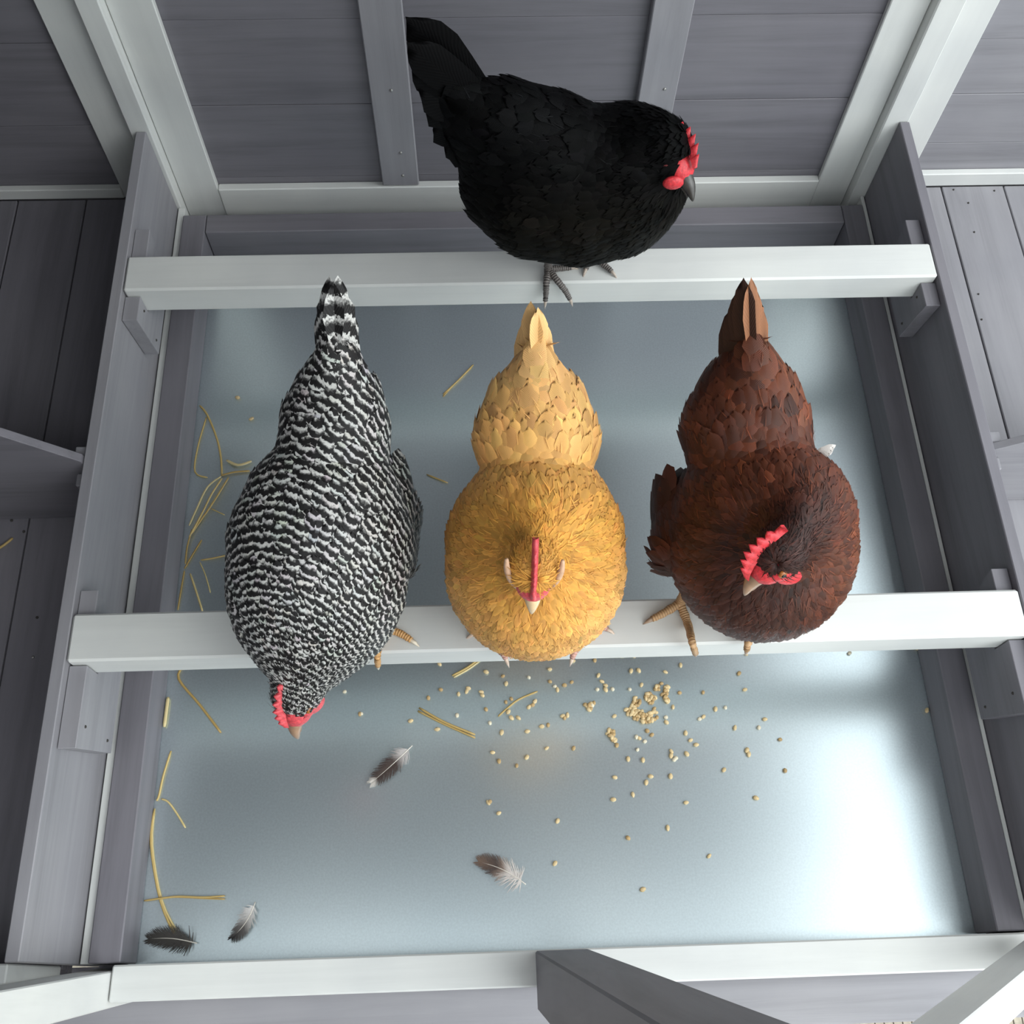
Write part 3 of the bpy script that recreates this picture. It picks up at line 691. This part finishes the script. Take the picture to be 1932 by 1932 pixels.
hen('hen', 'dark red brown hen with bright red comb at the right of the front perch', P(1430, 1180, ZT),
    [dict(pts=[cpt(1437, 1036, .352, 171, .108), cpt(1434, 1005, .362, 170, .112), cpt(1426, 985, .372, 156, .104)], k=.01),
     dict(pts=[cpt(1410, 870, .405, 110, .075), cpt(1408, 815, .425, 122, .066), cpt(1410, 770, .438, 104, .058), cpt(1412, 720, .458, 66, .045), cpt(1412, 690, .475, 36, .034)], k=.008),
     dict(pts=[cpt(1480, 965, .420, 96, .070), cpt(1500, 985, .455, 64, .05), cpt(1488, 1015, .485, 42, .033)], k=.045),
     dict(pts=[(hd, .0255, .025), (hd.lerp(P(1400, 1121, .455), .30), .0155, .0165)], k=.012),
     dict(pts=[cpt(1268, 950, .33, 38, .05), cpt(1268, 1045, .32, 36, .045)], k=.01)],
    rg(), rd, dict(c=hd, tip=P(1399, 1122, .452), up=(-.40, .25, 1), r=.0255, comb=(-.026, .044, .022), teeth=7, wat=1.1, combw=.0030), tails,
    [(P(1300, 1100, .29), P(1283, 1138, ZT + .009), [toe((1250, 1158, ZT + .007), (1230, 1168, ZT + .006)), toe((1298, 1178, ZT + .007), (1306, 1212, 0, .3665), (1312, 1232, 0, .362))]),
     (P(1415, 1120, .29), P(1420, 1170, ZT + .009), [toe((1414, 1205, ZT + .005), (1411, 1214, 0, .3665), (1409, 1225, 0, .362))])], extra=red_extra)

# --- black hen on the back perch, seen from its side
bk = dict(mat=feather_mat('black_feathers', rough=.55, spec=.045), skin=simple('black_down', (.003, .003, .003), .8), down=(.003, .003, .003), beak=HORND, comb=COMB,
          leg=legmat('slate_scales', (.075, .065, .06), (.25, .22, .20)), claw=simple('claw_grey', (.45, .38, .32), .4), legr=.0050, edge=.25, var=.3, fluff=1800, fluffc=2.5)
k1 = (.0028, .0028, .0030); k2 = (.0065, .0055, .004)
YB = .955
def kg():
    g = []
    def a(px, py, d, L_, W_, c, s, dy=0): g.append((PY(px, py, YB + dy), d, L_, W_, c, s))
    for dy in (-.09, .09):
        a(1180, 330, (-1, 0, .0), .032, .013, k1, .06, dy); a(1090, 340, (-1, 0, .1), .040, .022, k1, .06, dy); a(1000, 340, (-1, 0, .15), .042, .024, k1, .06, dy); a(1030, 430, (-1, 0, -.2), .036, .020, k2, .06, dy)
        a(1150, 440, (-.9, 0, -.4), .030, .012, k2, .06, dy); a(920, 380, (-1, 0, -.3), .032, .013, k1, .06, dy)
    a(1240, 420, (-.3, 0, -1), .028, .009, k2, .06); a(1280, 360, (0, 0, -1), .026, .007, k2, .05)
    a(1225, 270, (-.6, 0, -.8), .026, .0065, k1, .05); a(1262, 270, (-.8, 0, -.3), .011, .0045, k1, .035)
    a(1150, 215, (-1, 0, .1), .034, .016, k1, .06); a(1040, 215, (-1, 0, .35), .036, .020, k1, .06); a(960, 200, (-.8, 0, .6), .042, .022, k1, .06); a(880, 200, (-.7, 0, .8), .050, .022, k1, .05); a(900, 300, (-.8, 0, .4), .042, .022, k1, .05)
    return g
tails = []
tbx = PY(905, 215, YB)
for i in range(13):
    fr_ = i / 12
    tip = PY(764 + 4 * math.sin(fr_ * 3) + 80 * fr_ ** 1.7, 44 + 230 * fr_, YB); tip.y += .012 * (-1) ** i
    tails.append((PY(930 - 10 * fr_, 195 + 100 * fr_, YB) + Vector((0, .006 * (-1) ** i, 0)), tip, .048, (.15, -1, .15 + .2 * (i % 3)), k1))
hd = PY(1263, 292, YB - .035)
def black_extra(root, base):
    for nm, q, a_, b_, c_ in (('wattle', PY(1270, 345, YB - .078), .013, .006, .010), ('cheek', PY(1254, 318, YB - .062), .006, .004, .015)):
        bm = bmesh.new(); bmesh.ops.create_uvsphere(bm, u_segments=14, v_segments=9, radius=1)
        for v in bm.verts: v.co = Vector((v.co.x * a_, v.co.y * b_, v.co.z * c_))
        bmobj(nm, bm, COMB if nm == 'wattle' else simple('cheek_dark_red', (.12, .015, .015), .6), q, root, True)
hen('hen', 'black hen with a red comb standing sideways on the back perch', P(1090, 500, ZT),
    [dict(pts=[ypt(1165, 350, YB, 120, .106), ypt(1100, 356, YB, 130, .112), ypt(1020, 352, YB, 124, .105), ypt(955, 345, YB, 84, .085)], k=.01),
     dict(pts=[ypt(1040, 270, YB, 95, .062), ypt(960, 250, YB, 82, .070), ypt(905, 238, YB, 58, .066), ypt(868, 215, YB, 40, .055)], k=.03),
     dict(pts=[ypt(1195, 320, YB - .01, 98, .075), ypt(1230, 285, YB - .02, 66, .05), ypt(1255, 278, YB - .03, 50, .037)], k=.035),
     dict(pts=[(hd, .027, .0265), (hd.lerp(PY(1311, 376, YB - .085), .3), .016, .017)], k=.014)],
    kg(), bk, dict(c=hd, tip=PY(1312, 376, YB - .085), up=(.66, -.50, .50), r=.0265, comb=(-.026, .038, .019), teeth=6, wat=1.1, rise=.007), tails,
    [(P(1035, 470, .29), P(1034, 508, ZT + .008), [toe((1060, 506, ZT + .006), (1078, 505, ZT + .005)), toe((1052, 530, ZT + .006), (1066, 548, 0, .9195), (1075, 564, 0, .915)), toe((1031, 535, ZT + .005), (1030, 553, 0, .9195), (1029, 567, 0, .915))]),
     (P(1125, 455, .29), P(1115, 482, ZT + .008), [toe((1108, 500, ZT + .006), (1105, 508, ZT + .005)), toe((1140, 500, ZT + .006), (1154, 512, ZT + .005))])], extra=black_extra)

# ------------------------------------------------------------------ grain on the tray
GRM = simple('grain_tan', (.66, .50, .27), .6, 0, .3, 400, .18)
GRP = simple('grain_pale', (.70, .62, .46), .6, 0, .3, 400, .15)
def grain_mesh(name, L_, W_, mat, seed):
    r_ = random.Random(seed); bm = bmesh.new(); bmesh.ops.create_uvsphere(bm, u_segments=8, v_segments=6, radius=1)
    for v in bm.verts:
        x, y, z = v.co; k = 1 - .18 * max(0, y); s = -.12 * math.exp(-(x / .25) ** 2) if z > 0 else 0
        v.co = Vector((x * W_ * .5 * k * (1 + r_.uniform(-.07, .07)), y * L_ * .5, (z + s) * W_ * .42))
    me = bpy.data.meshes.new(name); bm.to_mesh(me); bm.free(); me.materials.append(mat)
    me.polygons.foreach_set('use_smooth', [True] * len(me.polygons)); return me
GRD = simple('grain_brown', (.46, .31, .14), .6, 0, .3, 400, .2)
GM = [grain_mesh('grain_kernel', .0082, .0058, GRM, 1), grain_mesh('grain_kernel', .0070, .0058, GRD, 2), grain_mesh('grain_kernel', .0088, .0052, GRM, 3), grain_mesh('grain_kernel', .0066, .0056, GRP, 4)]
def grain(px, py, label, group, z=0, mi=None):
    o = bpy.data.objects.new('grain_kernel', GM[mi if mi is not None else random.choice((0, 0, 1, 2, 3))])
    zz = .0026 + z; p = P(px, py, zz); link(o, p); o.rotation_euler = (random.uniform(-.15, .15), random.uniform(-.2, .2), random.uniform(0, 6.28))
    s = random.uniform(.9, 1.12); o.scale = (s, s, s); tag(o, label, 'grain', group)
def zone(px, py):
    if py < 900: return 'small tan grain kernel on the tray behind the front perch at the left', 'grain behind the front perch'
    if px < 720: return 'lone pale grain kernel on the tray beside the head of the barred hen', 'grain by the barred hen'
    if px > 1560: return 'single grain kernel near the right edge of the tray', 'grain at the right edge'
    if py > 1500: return ('tan grain kernel in the front part of the tray, left of the heap', 'grain in front at the left') if px < 1120 else ('tan grain kernel strewn in the front right part of the tray', 'grain in front at the right')
    if px < 900: return 'tan grain kernel around the straight pair of pale straws', 'grain round the straw pair'
    if px < 1130: return ('tan grain kernel close to the pinkish bent straw', 'grain round the pinkish straw') if py < 1395 else ('tan grain kernel on the tray between the pinkish straw and the fluffy feather', 'grain before the pinkish straw')
    if py < 1285: return 'tan grain kernel just below the front perch, behind the dense heap', 'grain behind the heap'
    if px > 1290: return 'tan grain kernel strewn to the right of the dense heap', 'grain right of the heap'
    return 'tan grain kernel strewn close around the dense heap', 'grain around the heap'
c7 = [(235,25),(305,30),(362,35),(462,32),(107,75),(438,172),(508,168),(752,182),(890,120),(1422,195),(1475,343),(140,213),(172,268),(205,305),(207,342),(130,340),(268,338),(533,300),(425,340),
      (880,372),(1095,368),(820,502),(1208,520),(1298,507),(1062,610),(1098,590),(285,585),(1658,612),(1603,688),(1385,690),(1797,797),(935,738),(980,803),(1032,845),(945,928),
      (805,905),(803,945),(848,965),(832,982),(1495,895),(1512,932),(585,718),(627,755),(487,775),(512,785),(563,815),(497,890),(412,975),(547,985),(308,850),(755,595),(760,640),(290,1143),(617,1133),(577,1190),(798,1132),(1285,1075),(1842,1080),(455,1300),(275,1345),(940,1372),(1577,1330),(1485,10)]
c8 = [(1040,165),(1180,200),(1207,263),(1395,210),(1568,143),(665,312),(812,348),(893,300),(880,325),(1000,330),(1010,358),(562,380),(1570,245),(1610,285),(1632,312),(1690,275),(1750,250),(1205,415),(1250,388),(1040,475),(1395,455),(1425,440),(1445,408),(800,525),(1225,495),(1250,545),(1308,545),(415,570),(1072,588),(635,640),(1170,667),(1382,657),(1500,617),(1555,605),(1675,530),(1715,522),(1690,545),(5,512),(1095,832),(1148,905),(1295,942),(1378,872),(1543,797),(1765,797),(1070,1243),(1762,75),(655,100),(1862,435),(1890,470),(1920,440),(1905,455)]
sc = [(650,1305),(679,1347),(448,750),(474,790),(921,1514),(941,1534),(1052,1549),(1260,1562),(1185,1581),(1047,1629),(1338,1615),(1213,1678),(1749,1340),(1730,1223),(1603,1232)]
for x, y in [(1100 + x / 4.83, 1230 + y / 4.83) for x, y in c7] + [(680 + x / 4.39, 1230 + y / 4.39) for x, y in c8] + sc: grain(x, y, *zone(x, y))
LP_ = 'tan grain kernel in the dense heap on the tray below the buff and red hens'
heap = [((468, 425), 12, 1), ((490, 460), 38, 7), ((612, 420), 48, 12), ((440, 530), 48, 11), ((500, 575), 50, 12), ((570, 610), 48, 13), ((640, 585), 42, 8), ((655, 530), 22, 3), ((680, 330), 26, 4), ((718, 290), 14, 1), ((762, 330), 24, 4), ((745, 385), 26, 4), ((768, 432), 24, 4), ((250, 740), 36, 7), ((275, 800), 26, 4), ((55, 495), 30, 4), ((85, 470), 16, 2)]
for (cx, cy), r_, n_ in heap:
    placed = []
    for i in range(n_):
        for _ in range(30):
            a = random.uniform(0, 6.28); q = r_ * math.sqrt(random.random()); x, y = cx + q * math.cos(a), cy + q * math.sin(a)
            if all((x - u) ** 2 + (y - v) ** 2 > 17 ** 2 for u, v in placed): break
        placed.append((x, y)); grain(1100 + x / 4.83, 1230 + y / 4.83, LP_, 'grain heap on the tray', z=.0022 if i % 4 == 3 else 0, mi=random.choice((0, 1)))

# ------------------------------------------------------------------ straw
def straw_mat():
    m, nt, b = newmat('dry_straw'); L = nt.links
    oi = N(nt, 'ShaderNodeObjectInfo'); r = ramp(nt, [(0, (.42, .28, .09)), (.6, (.60, .44, .17)), (1, (.72, .60, .32))]); L.new(oi.outputs['Random'], r.inputs[0])
    L.new(r.outputs[0], b.inputs['Base Color']); b.inputs['Roughness'].default_value = .45; return m
STM = straw_mat()
def straw(pts, label, r=.0013, z=.0018, floor=0.0, double=None):
    w_ = [P(x, y, floor + z + .0012 * math.sin(i * 1.7) ** 2) for i, (x, y) in enumerate(pts)]
    pth = smooth_path(w_, 4); n_ = len(pth)
    rad = [r * (1 if 0 < i < n_ - 1 else .7) for i in range(n_)]
    if double:
        e = empty('straw', w_[0], label, 'straw', 'straw on the tray')
        V, F = tube_data(pth, rad, 6, .7); meshobj('stalk', V, F, STM, e, w_[0])
        w2 = [P(x + dx, y + dy, floor + z) for (x, y), (dx, dy) in zip(pts, double)]
        V, F = tube_data(smooth_path(w2, 4), [r * .8] * (len(pth)), 6, .7); meshobj('stalk', V, F, STM, e, w_[0]); return e
    V, F = tube_data(pth, rad, 6, .75)
    return tag(meshobj('straw', V, F, STM, None, w_[0]), label, 'straw', 'straw on the tray')
k4 = lambda L_: [(x / 2.76, 640 + y / 2.76) for x, y in L_]
k5 = lambda L_: [(x / 2.76, 1232 + y / 2.76) for x, y in L_]
k6 = lambda L_: [(650 + x / 2.76, 1232 + y / 2.76) for x, y in L_]
straw(k4([(1040, 345), (1080, 395), (1130, 520), (1150, 620), (1155, 705)]), 'long bent straw, uppermost at the left edge of the tray', .0016)
straw(k4([(1075, 405), (1030, 560), (1015, 690), (1080, 720)]), 'thin straw curving down from the top of the left straw bunch')
straw(k4([(1150, 710), (1220, 692), (1300, 686)]), 'short straw pointing from the straw bunch under the barred hen', .0017, .003)
straw(k4([(1150, 715), (1080, 770), (1030, 870), (985, 970)]), 'leftmost straw of the bunch beside the barred hen', .0016, .003)
straw(k4([(1190, 720), (1110, 850), (1040, 950), (1000, 1010)]), 'rightmost straw of the bunch beside the barred hen', .0016, .0045)
straw(k4([(1155, 725), (1100, 810), (1055, 900), (985, 1030)]), 'middle straw of the bunch beside the barred hen', .0016, .006)
straw(k4([(1180, 630), (1240, 655), (1310, 635)]), 'pale short straw touching the wing of the barred hen', .0022, .004)
straw(k4([(1045, 1150), (1110, 1140), (1190, 1122)]), 'short level straw against the breast of the barred hen')
straw(k4([(960, 1205), (945, 1290), (925, 1410)]), 'thin upright straw along the tray edge just above the front perch')
straw(k4([(990, 1220), (1020, 1310), (1055, 1420)]), 'straw slanting under the front perch at the left', .0015)
straw(k4([(1040, 1160), (1070, 1230), (1095, 1320)]), 'thin crooked straw right of the one slanting under the front perch', .0009)
straw(k4([(1050, 1045), (1010, 1110), (960, 1195)]), 'straw at the lower end of the left bunch', .0014)
straw(k4([(1000, 990), (975, 1080), (965, 1170)]), 'straw pressed to the frame below the left bunch', .0014, .004)
straw(k4([(1095, 880), (1170, 915)]), 'tiny straw bit between the left bunch and the barred hen', .0008)
straw(k5([(955, 65), (930, 135), (1040, 270), (1150, 415)]), 'angled straw below the front perch at the left', .0018)
straw(k5([(875, 230), (866, 300), (855, 385)]), 'short thick straw chip against the left tray frame', .0026, .003)
straw(k5([(890, 510), (850, 640), (828, 740), (815, 770)]), 'straw leaning on the left tray frame above the longest straw', .0016)
straw(k5([(840, 760), (875, 775), (920, 835), (965, 910)]), 'small crooked straw off the left frame pointing right', .0013)
straw(k5([(805, 810), (785, 990), (835, 1290), (920, 1490)]), 'longest straw, running down the left of the tray onto the dark feather', .0016, double=[(0, 0), (3, 6), (3, 0), (5, -6)])
straw(k5([(750, 1290), (850, 1276), (930, 1268), (1060, 1272), (1170, 1265)]), 'level straw crossing the longest straw near the bottom left', .0013, .0045, double=[(0, 0), (0, 0), (0, 1), (0, 2), (0, 6)])
straw(k6([(560, 118), (640, 75), (720, 15)]), 'pair of straws jutting from under the front perch left of the buff hen', .0016, double=[(3, 3), (4, 2), (5, 1)])
straw(k6([(388, 285), (520, 360), (680, 425)]), 'straight pair of pale straws on the tray between perch and feather', .0017, double=[(-2, 6), (0, 4), (0, 6)])
straw(k6([(800, 330), (850, 285), (910, 240), (1005, 200)]), 'pinkish bent straw among the scattered grain', .0014)
straw([(893, 688), (865, 717), (836, 744)], 'crossed pair of pale straws between the barred and the buff hen', .0014, double=[(-4, 6), (-4, 4), (0, 4)])
straw([(805, 895), (845, 911)], 'straw sticking out between the barred and the buff hen lower down', .0012)
straw([(-6, 1036), (8, 1028), (24, 1015)], 'yellow straw on the dark nest floor at the left edge', .0022, .003, .06)

# ------------------------------------------------------------------ loose feathers on the tray
def vane_mat(name, stops):
    m, nt, b = newmat(name); L = nt.links
    uv = N(nt, 'ShaderNodeUVMap', uv_map='uv'); sep = N(nt, 'ShaderNodeSeparateXYZ'); L.new(uv.outputs[0], sep.inputs[0])
    r = ramp(nt, stops); L.new(sep.outputs[1], r.inputs[0]); L.new(r.outputs[0], b.inputs['Base Color']); b.inputs['Roughness'].default_value = .7; return m
QUI = simple('quill_pale', (.75, .70, .62), .4)
def loose(q, tip, wpx, bend, mat, label, nb=90, fluff=.3, over=0.0):
    a = P(*q, .004); b = P(*tip, .004); ax = b - a; L_ = ax.length; t = ax.normalized(); s = Vector((0, 0, 1)).cross(t)
    W_ = pxm(a, wpx); e = empty('feather', a, label, 'feather', 'loose feathers on the tray')
    def cpos(x): return a + t * L_ * x + s * bend * L_ * math.sin(math.pi * x) + Vector((0, 0, .0015 + .003 * math.sin(math.pi * x)))
    V, F = tube_data([cpos(i / 10) for i in range(11)], [.0009 * (1 - .08 * i) for i in range(11)], 5); meshobj('quill', V, F, QUI, e, a)
    V = []; F = []; UV = []
    for i in range(nb):
        x = .10 + .88 * i / (nb - 1)
        for sd in (-1, 1):
            env = (math.sin(math.pi * min(1, max(.0, (x * .93) ** .75))) ** .6) * W_ * .5
            soft = fluff * max(0, 1 - x * 2.2); ln_ = env * random.uniform(.80, 1.05) * (1 + soft * random.uniform(-.3, .5)); an = .95 - .45 * x + random.gauss(0, .06 + soft * .5)
            d = (t * math.cos(an) + s * sd * math.sin(an)); o_ = cpos(x); w2 = .0011
            o0 = len(V)
            for k in range(4):
                u = k / 3; c = o_ + d * ln_ * u * 1.15 + t * ln_ * .12 * u * u + Vector((0, 0, .0025 * u * (1 - u) + soft * .004 * u * random.random()))
                hw = w2 * (1 - .75 * u); V.extend([c - t * hw, c + t * hw]); UV.extend([(sd * u, x + .1 * u)] * 2)
            for k in range(3): F.append((o0 + 2 * k, o0 + 2 * k + 1, o0 + 2 * k + 3, o0 + 2 * k + 2))
    o = meshobj('vane', V, F, mat, e, a); u_ = o.data.uv_layers.new(name='uv')
    for lp in o.data.loops: u_.data[lp.index].uv = UV[lp.vertex_index]
    o['kind'] = 'stuff'; return e
br_ = (.055, .035, .028)
loose((778, 1407), (700, 1478), 46, .02, vane_mat('feather_brown_white', [(.0, (.55, .52, .50)), (.25, (.50, .46, .44)), (.42, br_), (.84, br_), (.93, (.6, .55, .50)), (1, (.62, .58, .52))]), 'brown feather with white ends below the front perch', 110)
loose((992, 1669), (902, 1626), 50, -.06, vane_mat('feather_fluffy_brown', [(.0, (.72, .68, .64)), (.36, (.62, .56, .52)), (.5, (.20, .14, .11)), (.62, br_), (1, (.16, .10, .07))]), 'fluffy brown feather with white down in the middle front of the tray', 110, 1.4)
loose((482, 1702), (437, 1770), 40, .10, vane_mat('feather_grey_black', [(.0, (.72, .70, .68)), (.4, (.42, .40, .38)), (.6, (.10, .09, .085)), (1, (.010, .009, .009))]), 'small grey feather with black tip near the front left corner of the tray', 90, .5)
loose((372, 1780), (280, 1772), 50, -.05, vane_mat('feather_dark', [(.0, (.10, .09, .08)), (.3, (.045, .04, .036)), (1, (.03, .026, .022))]), 'dark brown downy feather under the end of the longest straw', 120, 1.0)
